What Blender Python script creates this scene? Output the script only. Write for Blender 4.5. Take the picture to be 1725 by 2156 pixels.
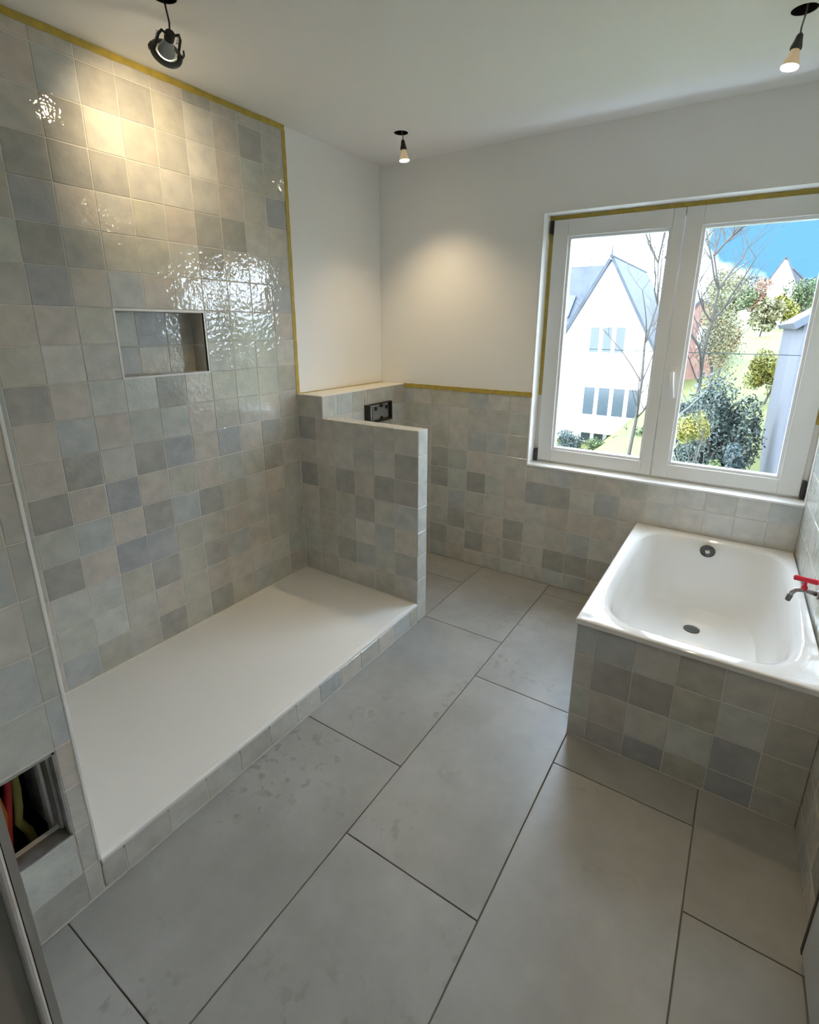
import bpy, math, random
from mathutils import Vector, Matrix

# ------------------------------------------------------------------ clear
for o in list(bpy.data.objects):
    bpy.data.objects.remove(o, do_unlink=True)
sc = bpy.context.scene
COL = sc.collection
RND = random.Random(7)

# ------------------------------------------------------------------ camera
cam_d = bpy.data.cameras.new('camera')
cam = bpy.data.objects.new('camera', cam_d)
COL.objects.link(cam)
cam_d.sensor_fit = 'HORIZONTAL'
cam_d.sensor_width = 36.0
cam_d.lens = 22.4534
cam_d.shift_x = -0.008707
cam_d.shift_y = -0.044996
cam_d.clip_start = 0.02
cam_d.clip_end = 600
cam.location = (2.10361, -2.03412, 1.52603)
cam.rotation_euler = (math.radians(73.7477), math.radians(-0.31277), math.radians(32.8173))
sc.camera = cam

# ------------------------------------------------------------------ view
sc.view_settings.view_transform = 'Standard'
sc.view_settings.look = 'None'
sc.view_settings.gamma = 1.0
sc.view_settings.use_curve_mapping = False
sc.view_settings.exposure = 1.5
sc.cycles.use_denoising = True
sc.cycles.max_bounces = 8
sc.cycles.diffuse_bounces = 6
sc.cycles.glossy_bounces = 3
sc.cycles.use_adaptive_sampling = True
sc.cycles.adaptive_threshold = 0.4
sc.cycles.adaptive_min_samples = 24
sc.cycles.use_light_tree = False
sc.cycles.transparent_max_bounces = 16
sc.cycles.sample_clamp_indirect = 2.5
sc.cycles.blur_glossy = 2.0
sc.cycles.caustics_reflective = False
sc.cycles.caustics_refractive = False

# ------------------------------------------------------------------ world: cloudy spring sky
world = bpy.data.worlds.new('sky')
sc.world = world
world.use_nodes = True
nt = world.node_tree
nt.nodes.clear()
wo = nt.nodes.new('ShaderNodeOutputWorld')
bg = nt.nodes.new('ShaderNodeBackground')
tc = nt.nodes.new('ShaderNodeTexCoord')
mp = nt.nodes.new('ShaderNodeMapping')
mp.inputs['Location'].default_value = (5.1, 0.3, 2.2)
mp.inputs['Scale'].default_value = (1.0, 1.0, 1.7)
nz = nt.nodes.new('ShaderNodeTexNoise')
nz.inputs['Scale'].default_value = 2.3
nz.inputs['Detail'].default_value = 5.0
nz.inputs['Roughness'].default_value = 0.5
rp = nt.nodes.new('ShaderNodeValToRGB')
rp.color_ramp.elements[0].position = 0.37
rp.color_ramp.elements[1].position = 0.52
mixw = nt.nodes.new('ShaderNodeMix')
mixw.data_type = 'RGBA'
mixw.inputs['A'].default_value = (0.10, 0.27, 0.45, 1)
mixw.inputs['B'].default_value = (5.1, 5.85, 6.95, 1)
nt.links.new(tc.outputs['Generated'], mp.inputs['Vector'])
nt.links.new(mp.outputs['Vector'], nz.inputs['Vector'])
nt.links.new(nz.outputs['Fac'], rp.inputs['Fac'])
nt.links.new(rp.outputs['Color'], mixw.inputs['Factor'])
nt.links.new(mixw.outputs['Result'], bg.inputs['Color'])
bg.inputs['Strength'].default_value = 1.0
nt.links.new(bg.outputs['Background'], wo.inputs['Surface'])

# ------------------------------------------------------------------ sun (behind the house, lights what lies beyond the window)
sun_d = bpy.data.lights.new('sun', 'SUN')
sun_d.energy = 2.0
sun_d.angle = math.radians(0.6)
sun_d.color = (1.0, 0.96, 0.88)
sun = bpy.data.objects.new('sun', sun_d)
COL.objects.link(sun)
sun.rotation_euler = Vector((0.45, 1.0, -0.85)).to_track_quat('-Z', 'Y').to_euler()

# ------------------------------------------------------------------ dimensions (metres)
HC = 2.463                 # ceiling
ZT = 0.109                 # shower tray
ZL = 1.1627                # ledge / wainscot top
ZH = 1.0406                # half wall top
YF = 0.795                 # window wall
XS = 0.8055                # shower step
YN = -1.615                # shower / hatch wall corner
TH = 0.0883                # half wall thickness
DL = 0.187                 # ledge depth
XW0, XW1, ZW0, ZW1 = 1.07, 2.408, 0.7445, 2.0939
XT0, YT, ZTUB = 1.708, -0.3416, 0.5125
T = 0.1345
def xwall(y):              # the right wall runs slightly out of square
    return 2.408 + 0.034 * (YF - y)

# ------------------------------------------------------------------ materials
def lin(r, g, b):
    f = lambda c: (c / 255 / 12.92) if c / 255 <= 0.04045 else ((c / 255 + 0.055) / 1.055) ** 2.4
    return (f(r), f(g), f(b), 1)

def mat(name, col, rough=0.6, metal=0.0, spec=0.5, noise=None, bump=None, coat=0.0, emit=None):
    """noise=(scale, second colour, lo, hi)  bump=(scale, strength, distance)"""
    m = bpy.data.materials.new(name)
    m.use_nodes = True
    n = m.node_tree
    b = n.nodes['Principled BSDF']
    b.inputs['Base Color'].default_value = (*col[:3], 1)
    b.inputs['Roughness'].default_value = rough
    b.inputs['Metallic'].default_value = metal
    b.inputs['Specular IOR Level'].default_value = spec
    b.inputs['Coat Weight'].default_value = coat
    t = n.nodes.new('ShaderNodeTexCoord')
    if noise:
        q = n.nodes.new('ShaderNodeTexNoise')
        q.inputs['Scale'].default_value = noise[0]
        q.inputs['Detail'].default_value = 5
        r = n.nodes.new('ShaderNodeValToRGB')
        r.color_ramp.elements[0].position = noise[2]
        r.color_ramp.elements[1].position = noise[3]
        r.color_ramp.elements[0].color = (*col[:3], 1)
        r.color_ramp.elements[1].color = (*noise[1][:3], 1)
        n.links.new(t.outputs['Object'], q.inputs['Vector'])
        n.links.new(q.outputs['Fac'], r.inputs['Fac'])
        n.links.new(r.outputs['Color'], b.inputs['Base Color'])
    if bump:
        q = n.nodes.new('ShaderNodeTexNoise')
        q.inputs['Scale'].default_value = bump[0]
        q.inputs['Detail'].default_value = 3
        u = n.nodes.new('ShaderNodeBump')
        u.inputs['Strength'].default_value = bump[1]
        u.inputs['Distance'].default_value = bump[2]
        n.links.new(t.outputs['Object'], q.inputs['Vector'])
        n.links.new(q.outputs['Fac'], u.inputs['Height'])
        n.links.new(u.outputs['Normal'], b.inputs['Normal'])
    if emit:
        b.inputs['Emission Color'].default_value = (*emit[0][:3], 1)
        b.inputs['Emission Strength'].default_value = emit[1]
    return m

def glazed_tile_material():
    """hand-made glazed tile: colour per tile, glossy rippled glaze"""
    m = bpy.data.materials.new('glazed_tile')
    m.use_nodes = True
    n = m.node_tree
    b = n.nodes['Principled BSDF']
    oi = n.nodes.new('ShaderNodeObjectInfo')
    t = n.nodes.new('ShaderNodeTexCoord')
    mul = n.nodes.new('ShaderNodeMath'); mul.operation = 'MULTIPLY'; mul.inputs[1].default_value = 37.0
    add = n.nodes.new('ShaderNodeVectorMath'); add.operation = 'ADD'
    n.links.new(oi.outputs['Random'], mul.inputs[0])
    n.links.new(t.outputs['Object'], add.inputs[0])
    n.links.new(mul.outputs[0], add.inputs[1])
    # cloudy glaze
    q = n.nodes.new('ShaderNodeTexNoise'); q.inputs['Scale'].default_value = 16; q.inputs['Detail'].default_value = 4
    r = n.nodes.new('ShaderNodeValToRGB')
    r.color_ramp.elements[0].position = 0.3; r.color_ramp.elements[0].color = (0.86, 0.87, 0.88, 1)
    r.color_ramp.elements[1].position = 0.7; r.color_ramp.elements[1].color = (1.08, 1.07, 1.05, 1)
    mx = n.nodes.new('ShaderNodeMix'); mx.data_type = 'RGBA'; mx.blend_type = 'MULTIPLY'; mx.inputs['Factor'].default_value = 1
    n.links.new(add.outputs[0], q.inputs['Vector'])
    n.links.new(q.outputs['Fac'], r.inputs['Fac'])
    n.links.new(oi.outputs['Color'], mx.inputs['A'])
    n.links.new(r.outputs['Color'], mx.inputs['B'])
    n.links.new(mx.outputs['Result'], b.inputs['Base Color'])
    # ripples of the hand-made surface
    w1 = n.nodes.new('ShaderNodeTexNoise'); w1.inputs['Scale'].default_value = 56; w1.inputs['Detail'].default_value = 1.0
    w1.inputs['Roughness'].default_value = 0.45
    u = n.nodes.new('ShaderNodeBump'); u.inputs['Strength'].default_value = 0.5; u.inputs['Distance'].default_value = 0.0023
    n.links.new(add.outputs[0], w1.inputs['Vector'])
    w2 = n.nodes.new('ShaderNodeTexNoise'); w2.inputs['Scale'].default_value = 19; w2.inputs['Detail'].default_value = 1.0
    n.links.new(add.outputs[0], w2.inputs['Vector'])
    ma = n.nodes.new('ShaderNodeMath'); ma.operation = 'MULTIPLY_ADD'; ma.inputs[1].default_value = 1.3
    n.links.new(w2.outputs['Fac'], ma.inputs[0]); n.links.new(w1.outputs['Fac'], ma.inputs[2])
    n.links.new(ma.outputs[0], u.inputs['Height'])
    n.links.new(u.outputs['Normal'], b.inputs['Normal'])
    b.inputs['Roughness'].default_value = 0.045
    b.inputs['Specular IOR Level'].default_value = 0.75
    return m

def floor_tile_material():
    m = bpy.data.materials.new('cement_floor_tile')
    m.use_nodes = True
    n = m.node_tree
    b = n.nodes['Principled BSDF']
    oi = n.nodes.new('ShaderNodeObjectInfo')
    t = n.nodes.new('ShaderNodeTexCoord')
    mul = n.nodes.new('ShaderNodeMath'); mul.operation = 'MULTIPLY'; mul.inputs[1].default_value = 29.0
    add = n.nodes.new('ShaderNodeVectorMath'); add.operation = 'ADD'
    n.links.new(oi.outputs['Random'], mul.inputs[0])
    n.links.new(t.outputs['Object'], add.inputs[0]); n.links.new(mul.outputs[0], add.inputs[1])
    q = n.nodes.new('ShaderNodeTexNoise'); q.inputs['Scale'].default_value = 3.2; q.inputs['Detail'].default_value = 7
    q.inputs['Roughness'].default_value = 0.62
    r = n.nodes.new('ShaderNodeValToRGB')
    r.color_ramp.elements[0].position = 0.28; r.color_ramp.elements[0].color = (0.250, 0.250, 0.240, 1)
    r.color_ramp.elements[1].position = 0.72; r.color_ramp.elements[1].color = (0.365, 0.368, 0.358, 1)
    # small pitted dark stains in patches
    q2 = n.nodes.new('ShaderNodeTexNoise'); q2.inputs['Scale'].default_value = 26; q2.inputs['Detail'].default_value = 3
    q3 = n.nodes.new('ShaderNodeTexNoise'); q3.inputs['Scale'].default_value = 2.4; q3.inputs['Detail'].default_value = 1
    r2 = n.nodes.new('ShaderNodeValToRGB'); r2.color_ramp.elements[0].position = 0.57; r2.color_ramp.elements[1].position = 0.67
    r3 = n.nodes.new('ShaderNodeValToRGB'); r3.color_ramp.elements[0].position = 0.52; r3.color_ramp.elements[1].position = 0.64
    mm = n.nodes.new('ShaderNodeMath'); mm.operation = 'MULTIPLY'
    m2 = n.nodes.new('ShaderNodeMath'); m2.operation = 'MULTIPLY'; m2.inputs[1].default_value = 0.55
    mx = n.nodes.new('ShaderNodeMix'); mx.data_type = 'RGBA'; mx.inputs['B'].default_value = (0.19, 0.18, 0.155, 1)
    for k in (q, q2, q3):
        n.links.new(add.outputs[0], k.inputs['Vector'])
    n.links.new(q.outputs['Fac'], r.inputs['Fac']); n.links.new(q2.outputs['Fac'], r2.inputs['Fac']); n.links.new(q3.outputs['Fac'], r3.inputs['Fac'])
    n.links.new(r2.outputs['Color'], mm.inputs[0]); n.links.new(r3.outputs['Color'], mm.inputs[1])
    n.links.new(mm.outputs[0], m2.inputs[0]); n.links.new(m2.outputs[0], mx.inputs['Factor'])
    n.links.new(r.outputs['Color'], mx.inputs['A']); n.links.new(mx.outputs['Result'], b.inputs['Base Color'])
    b.inputs['Roughness'].default_value = 0.36
    u = n.nodes.new('ShaderNodeBump'); u.inputs['Strength'].default_value = 0.12; u.inputs['Distance'].default_value = 0.002
    n.links.new(q2.outputs['Fac'], u.inputs['Height']); n.links.new(u.outputs['Normal'], b.inputs['Normal'])
    return m

def pane_material():
    """clear window glass: mostly see-through, mirrors by angle"""
    m = bpy.data.materials.new('window_glass')
    m.use_nodes = True
    n = m.node_tree
    n.nodes.clear()
    o = n.nodes.new('ShaderNodeOutputMaterial')
    tr = n.nodes.new('ShaderNodeBsdfTransparent'); tr.inputs['Color'].default_value = (0.95, 0.97, 0.97, 1)
    gl = n.nodes.new('ShaderNodeBsdfGlossy'); gl.inputs['Roughness'].default_value = 0.0
    # Schlick mirror term, the same from both sides of the pane
    lw = n.nodes.new('ShaderNodeLayerWeight'); lw.inputs['Blend'].default_value = 0.5
    pw = n.nodes.new('ShaderNodeMath'); pw.operation = 'POWER'; pw.inputs[1].default_value = 5.0
    fr = n.nodes.new('ShaderNodeMath'); fr.operation = 'MULTIPLY_ADD'; fr.inputs[1].default_value = 0.96; fr.inputs[2].default_value = 0.035
    n.links.new(lw.outputs['Facing'], pw.inputs[0]); n.links.new(pw.outputs[0], fr.inputs[0])
    mx = n.nodes.new('ShaderNodeMixShader')
    n.links.new(fr.outputs[0], mx.inputs[0]); n.links.new(tr.outputs[0], mx.inputs[1]); n.links.new(gl.outputs[0], mx.inputs[2])
    n.links.new(mx.outputs[0], o.inputs['Surface'])
    return m

def leaf_material(name, a, b2, scale=3.0):
    m = mat(name, a, 0.6, noise=(scale, b2, 0.35, 0.65))
    return m

M = {}
M['paint'] = mat('white_wall_paint', (0.85, 0.855, 0.85), 0.75, bump=(90, 0.08, 0.002))
M['ceil'] = mat('white_ceiling_paint', (0.87, 0.875, 0.885), 0.8)
M['tile'] = glazed_tile_material()
M['grout'] = mat('pale_grout', (0.60, 0.59, 0.55), 0.85)
M['grout_dark'] = mat('grey_floor_grout', (0.17, 0.165, 0.15), 0.85)
M['floor'] = floor_tile_material()
M['tray'] = mat('white_stone_resin', (0.80, 0.79, 0.77), 0.42, bump=(55, 0.25, 0.002))
M['enamel'] = mat('white_enamel', (0.77, 0.77, 0.76), 0.06, coat=0.3)
M['trim'] = mat('white_plastic_trim', (0.82, 0.83, 0.83), 0.3)
M['cream'] = mat('cream_ledge', (0.74, 0.71, 0.62), 0.35)
M['pvc'] = mat('white_window_plastic', (0.74, 0.74, 0.72), 0.3)
M['bead'] = mat('pale_glazing_bead', (0.80, 0.83, 0.86), 0.25)
M['pane'] = pane_material()
M['tape'] = mat('yellow_masking_tape', (0.46, 0.335, 0.045), 0.55, noise=(30, (0.38, 0.29, 0.055), 0.4, 0.6))
M['black'] = mat('black_plastic', (0.018, 0.018, 0.02), 0.35)
M['void'] = mat('cavity_shade', (0.012, 0.012, 0.012), 0.9)  # near-black colour stands in for the shade inside holes
M['gun'] = mat('dark_grey_metal', (0.10, 0.105, 0.10), 0.32, metal=0.7)
M['chrome'] = mat('chrome', (0.62, 0.62, 0.62), 0.12, metal=1.0)
M['brass'] = mat('dull_nickel', (0.32, 0.30, 0.30), 0.3, metal=0.9)
M['redpl'] = mat('red_plastic', (0.62, 0.02, 0.045), 0.3)
M['cable'] = mat('grey_cable', (0.16, 0.165, 0.165), 0.5)
M['zinc'] = mat('zinc_sheet', (0.42, 0.43, 0.42), 0.4, metal=0.6, noise=(14, (0.25, 0.25, 0.24), 0.4, 0.7))
M['doorp'] = mat('shaded_jamb_paint', (0.40, 0.39, 0.36), 0.5)  # greige jamb paint with the reveal's shade put into the colour
M['doorw'] = mat('white_door_paint', (0.80, 0.80, 0.80), 0.3)
M['doorg'] = mat('grey_door_paint', (0.46, 0.47, 0.47), 0.4)
M['doore'] = mat('shadowed_door_edge', (0.035, 0.03, 0.022), 0.5)  # door edge coloured dark for the shadow it stands in
M['pipe_red'] = mat('red_pipe', (0.55, 0.05, 0.05), 0.4)
M['pipe_orange'] = mat('orange_pipe', (0.65, 0.20, 0.05), 0.4)
M['pipe_green'] = mat('yellow_green_hose', (0.50, 0.48, 0.16), 0.5)
M['glow'] = mat('lit_bulb_lens', (1, 0.9, 0.7), 0.3, emit=((1.0, 0.83, 0.58), 10.0))
M['bulb'] = mat('bulb_reflector', (0.40, 0.34, 0.25), 0.25, emit=((1.0, 0.72, 0.40), 0.10))
M['bulbgrey'] = mat('grey_bulb_body', (0.34, 0.36, 0.35), 0.3, metal=0.3)
# outside
M['render_white'] = mat('white_render', (0.86, 0.85, 0.83), 0.8, noise=(1.5, (0.80, 0.78, 0.76), 0.4, 0.7))
M['slate'] = mat('slate_roof', (0.028, 0.036, 0.050), 0.8, noise=(2.0, (0.042, 0.052, 0.068), 0.35, 0.7))
M['wing'] = mat('window_dark', (0.030, 0.045, 0.057), 0.15)
M['render_grey'] = mat('grey_render', (0.055, 0.060, 0.074), 0.8, noise=(1.2, (0.048, 0.053, 0.066), 0.4, 0.7))
M['brickred'] = mat('red_brick_wall', (0.150, 0.075, 0.060), 0.8, noise=(3, (0.180, 0.105, 0.085), 0.4, 0.6))
M['grass'] = mat('spring_grass', (0.060, 0.080, 0.018), 0.8, noise=(0.35, (0.100, 0.105, 0.026), 0.35, 0.65))
M['bark'] = mat('tree_bark', (0.039, 0.035, 0.030), 0.8)
M['barkpale'] = mat('pale_bark', (0.108, 0.105, 0.099), 0.8)
M['evergreen'] = leaf_material('evergreen_leaves', (0.014, 0.026, 0.026), (0.062, 0.085, 0.070), 2.5)
M['yellowgreen'] = leaf_material('yellow_green_leaves', (0.090, 0.102, 0.015), (0.156, 0.138, 0.015), 4)
M['palegreen'] = leaf_material('pale_spring_leaves', (0.102, 0.108, 0.048), (0.138, 0.126, 0.060), 2)
M['bluegreen'] = leaf_material('blue_green_leaves', (0.021, 0.039, 0.042), (0.039, 0.060, 0.057), 3)
M['midgreen'] = leaf_material('mid_green_leaves', (0.030, 0.054, 0.015), (0.060, 0.084, 0.024), 3)
M['redleaf'] = leaf_material('russet_leaves', (0.120, 0.051, 0.027), (0.156, 0.090, 0.042), 3)

# ------------------------------------------------------------------ helpers
class B:
    """collects shapes and links them as one mesh object"""
    def __init__(s): s.v = []; s.f = []
    def box(s, x0, x1, y0, y1, z0, z1):
        i = len(s.v)
        s.v += [(x0,y0,z0),(x1,y0,z0),(x1,y1,z0),(x0,y1,z0),(x0,y0,z1),(x1,y0,z1),(x1,y1,z1),(x0,y1,z1)]
        s.f += [(i,i+3,i+2,i+1),(i+4,i+5,i+6,i+7),(i,i+1,i+5,i+4),(i+1,i+2,i+6,i+5),(i+2,i+3,i+7,i+6),(i+3,i,i+4,i+7)]
        return s
    def prism(s, bottom, top):
        n = len(bottom); i = len(s.v)
        s.v += [tuple(p) for p in bottom] + [tuple(p) for p in top]
        s.f += [tuple(range(i+n-1, i-1, -1)), tuple(range(i+n, i+2*n))]
        s.f += [(i+k, i+(k+1) % n, i+n+(k+1) % n, i+n+k) for k in range(n)]
        return s
    def tube(s, pts, r, seg=8, cap=True):
        pts = [Vector(p) for p in pts]
        rs = r if isinstance(r, (list, tuple)) else [r]*len(pts)
        prev = None; first = len(s.v)
        for k, p in enumerate(pts):
            d = (pts[min(k+1, len(pts)-1)] - pts[max(k-1, 0)]).normalized()
            if prev is None:
                a = d.orthogonal().normalized()
            else:
                a = (prev - d*prev.dot(d))
                a = a.normalized() if a.length > 1e-6 else d.orthogonal().normalized()
            prev = a
            b = d.cross(a)
            for q in range(seg):
                an = 2*math.pi*q/seg
                s.v.append(tuple(p + (a*math.cos(an) + b*math.sin(an))*rs[k]))
        for k in range(len(pts)-1):
            for q in range(seg):
                i0 = first+k*seg+q; i1 = first+k*seg+(q+1) % seg
                s.f.append((i0, i1, i1+seg, i0+seg))
        if cap:
            s.f.append(tuple(range(first+seg-1, first-1, -1)))
            l = first+(len(pts)-1)*seg
            s.f.append(tuple(range(l, l+seg)))
        return s
    def lathe(s, prof, mtx=Matrix(), seg=24, caps=(True, True)):
        first = len(s.v)
        for (r, z) in prof:
            for q in range(seg):
                an = 2*math.pi*q/seg
                s.v.append(tuple(mtx @ Vector((r*math.cos(an), r*math.sin(an), z))))
        for k in range(len(prof)-1):
            for q in range(seg):
                i0 = first+k*seg+q; i1 = first+k*seg+(q+1) % seg
                s.f.append((i0, i1, i1+seg, i0+seg))
        if caps[0]: s.f.append(tuple(range(first+seg-1, first-1, -1)))
        if caps[1]:
            l = first+(len(prof)-1)*seg
            s.f.append(tuple(range(l, l+seg)))
        return s
    def mesh(s, name):
        me = bpy.data.meshes.new(name)
        me.from_pydata(s.v, [], s.f)
        me.update()
        return me
    def build(s, name, m, parent=None, smooth=False):
        me = s.mesh(name)
        me.materials.append(m)
        if smooth:
            for p in me.polygons: p.use_smooth = True
        o = bpy.data.objects.new(name, me)
        COL.objects.link(o)
        o.parent = parent
        return o

def bevel(o, w=0.004, seg=2):
    md = o.modifiers.new('bevel', 'BEVEL'); md.width = w; md.segments = seg; md.limit_method = 'ANGLE'
    return o

def tag(o, label, cat, group=None):
    o['label'] = label; o['category'] = cat
    if group: o['group'] = group
    return o

def struct(o, label=None):
    o['kind'] = 'structure'
    if label: o['label'] = label
    return o

def empty(name, loc=(0, 0, 0)):
    o = bpy.data.objects.new(name, None)
    o.empty_display_size = 0.05
    o.location = loc
    COL.objects.link(o)
    return o

def local(o, parent):
    """keep world placement of a mesh written in world coordinates under a moved parent"""
    o.parent = parent
    o.matrix_parent_inverse = Matrix.Translation(-Vector(parent.location))
    return o

# ------------------------------------------------------------------ glazed tiles
PAL = {
    'N': (0.524, 0.518, 0.481),
    'L': (0.558, 0.553, 0.518),
    'P': (0.547, 0.516, 0.467),
    'O': (0.494, 0.488, 0.429),
    'G': (0.506, 0.527, 0.489),
    'B': (0.476, 0.503, 0.507),
    'D': (0.403, 0.402, 0.375),
    'DB': (0.394, 0.410, 0.423),
    'W': (0.554, 0.575, 0.550),
}
BAG = ['N']*7 + ['L']*4 + ['P']*4 + ['O']*3 + ['G']*2 + ['B']*2 + ['D']*1
_tm = {}
def tile_mesh(w, h):
    key = (round(w, 4), round(h, 4))
    if key in _tm: return _tm[key]
    t, bv = 0.006, 0.0016
    v = []
    for (ww, hh, z) in ((w, h, 0.0), (w, h, t-bv), (w-2*bv, h-2*bv, t)):
        v += [(-ww/2, -hh/2, z), (ww/2, -hh/2, z), (ww/2, hh/2, z), (-ww/2, hh/2, z)]
    f = []
    for k in (0, 4):
        f += [(k+q, k+(q+1) % 4, k+4+(q+1) % 4, k+4+q) for q in range(4)]
    f.append((8, 9, 10, 11))
    me = bpy.data.meshes.new('wall_tile')
    me.from_pydata(v, [], f)
    me.materials.append(M['tile'])
    _tm[key] = me
    return me

def tiles(parent, origin, U, V, cells, over=None, name='wall_tile', joint=0.003, inv=None):
    """cells: (u0, u1, v0, v1, key).  Each tile its own object, child of parent."""
    origin, U, V = Vector(origin), Vector(U).normalized(), Vector(V).normalized()
    N = U.cross(V)
    for (u0, u1, v0, v1, key) in cells:
        w, h = u1-u0-joint, v1-v0-joint
        if w < 0.008 or h < 0.008: continue
        o = bpy.data.objects.new(name, tile_mesh(w, h))
        COL.objects.link(o)
        o.parent = parent
        a = RND.gauss(0, 0.0035); b = RND.gauss(0, 0.0035)
        n = (N + U*a + V*b).normalized()
        u = (U - n*U.dot(n)).normalized(); v = n.cross(u)
        p = origin + U*(u0+u1)/2 + V*(v0+v1)/2 + N*RND.uniform(-0.0004, 0.0004)
        mm = Matrix(((u.x, v.x, n.x, p.x), (u.y, v.y, n.y, p.y), (u.z, v.z, n.z, p.z), (0, 0, 0, 1)))
        if inv is not None: mm = inv @ mm
        o.matrix_local = mm
        c = PAL[(over or {}).get(key) or RND.choice(BAG)]
        k = RND.uniform(0.93, 1.06)
        o.color = (c[0]*k, c[1]*k, c[2]*k, 1)

def cuts(a, b, anchor, step):
    """joint lines between a and b on a grid through anchor"""
    k0 = math.ceil((a+0.012-anchor)/step); k1 = math.floor((b-0.012-anchor)/step)
    return [a] + [anchor+k*step for k in range(k0, k1+1)] + [b]

def cells(us, vs, au, av, su=T, sv=T, holes=()):
    out = []
    for i in range(len(us)-1):
        for j in range(len(vs)-1):
            key = (math.floor(((us[i]+us[i+1])/2-au)/su), math.floor(((vs[j]+vs[j+1])/2-av)/sv))
            rects = [(us[i], us[i+1], vs[j], vs[j+1])]
            for (a, b, c, d) in holes:
                nxt = []
                for (p, q, r, s) in rects:
                    if q <= a or p >= b or s <= c or r >= d: nxt.append((p, q, r, s)); continue
                    if p < a: nxt.append((p, a, r, s))
                    if q > b: nxt.append((b, q, r, s))
                    pa, qb = max(p, a), min(q, b)
                    if r < c: nxt.append((pa, qb, r, c))
                    if s > d: nxt.append((pa, qb, d, s))
                rects = nxt
            out += [(*r, key) for r in rects]
    return out

OV_A = {(0,14):'D',(1,14):'D',(0,13):'DB',(1,13):'P',(0,12):'D',(1,12):'D',(2,12):'O',(0,11):'DB',(1,11):'P',(2,11):'B',(-1,8):'D',(0,8):'P',(1,8):'G',(2,8):'W',(-1,7):'P',(0,7):'B',(2,7):'G',(3,7):'W',(-1,6):'P',(0,6):'D',(2,6):'D',(3,6):'DB',(4,6):'P',(5,6):'B',(6,6):'P',(-1,5):'D',(0,5):'P',(1,5):'DB',(2,5):'P',(3,5):'O',(4,5):'P',(5,5):'G',(6,5):'O',(7,5):'D',(0,4):'B',(1,4):'P',(2,4):'D',(3,4):'B',(4,4):'D',(-1,4):'G',(1,3):'DB',(2,3):'DB',(3,3):'O',(4,3):'O',(4,2):'D',(5,2):'B',(6,2):'P',(5,4):'O',(0,3):'P',(1,2):'O',(2,2):'D',(-1,3):'D',(0,2):'W',(-1,2):'W',(0,1):'W',(2,1):'P',(-1,1):'G',(2,0):'D',(4,0):'D',(4,1):'P',(7,2):'O',(7,16):'D',(8,14):'DB',(6,13):'D',(3,12):'O'}
OV_H = {(0,4):'D',(2,4):'D',(3,4):'P',(4,4):'D',(5,4):'D',(5,5):'D',(1,3):'O',(1,5):'P',(0,5):'P',(2,1):'D',(3,1):'B',(4,2):'B',(1,2):'O',(5,1):'D',(3,3):'D'}
OV_F = {(-5,4):'D',(-5,3):'D',(-4,3):'G',(-3,3):'D',(-2,3):'G',(-2,5):'B',(-5,0):'D',(-3,0):'D',(-4,4):'G',(-1,3):'P',(-3,4):'P',(0,3):'DB',(1,3):'D',(1,0):'D',(1,1):'O',(3,4):'P'}
OV_T = {(0,1):'D',(1,1):'D',(1,-1):'DB',(3,0):'DB',(3,-1):'DB',(3,1):'W',(2,0):'W'}

# ================================================================== THE ROOM
# ---- floor
fl = struct(B().box(-0.25, 2.85, -3.3, 1.1, -0.15, -0.007).build('floor', M['grout_dark']), 'grey cement-look floor of long tiles')
WF, LF, X1 = 0.4563, 0.8969, 1.2615
ft_cache = {}
def floor_tile(x0, x1, y0, y1):
    j = 0.0016
    w, h = x1-x0-2*j, y1-y0-2*j
    if w < 0.02 or h < 0.02: return
    key = (round(w, 3), round(h, 3))
    if key not in ft_cache:
        b = 0.0012
        v = []
        for (ww, hh, z) in ((w, h, -0.007), (w, h, -b), (w-2*b, h-2*b, 0.0)):
            v += [(-ww/2, -hh/2, z), (ww/2, -hh/2, z), (ww/2, hh/2, z), (-ww/2, hh/2, z)]
        f = []
        for k in (0, 4): f += [(k+q, k+(q+1) % 4, k+4+(q+1) % 4, k+4+q) for q in range(4)]
        f.append((8, 9, 10, 11))
        me = bpy.data.meshes.new('floor_tile'); me.from_pydata(v, [], f); me.materials.append(M['floor'])
        ft_cache[key] = me
    o = bpy.data.objects.new('floor_tile', ft_cache[key]); COL.objects.link(o); o.parent = fl
    o.location = ((x0+x1)/2, (y0+y1)/2, 0)
rows = [(-0.107, 0.35, -1.27), (0.35, XS+0.0, -0.37), (XS, X1, -1.7168), (X1, X1+WF, -1.1195), (X1+WF, X1+2*WF, -1.397), (X1+2*WF, 2.62, -0.7926)]
for k, (x0, x1, y0) in enumerate(rows):
    lo, hi = (0.02, YF) if k < 2 else (-3.2, YF)
    ys = cuts(lo, hi, y0, LF)
    for a, b in zip(ys[:-1], ys[1:]):
        floor_tile(max(x0, 0.0), x1, a, b)

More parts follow.
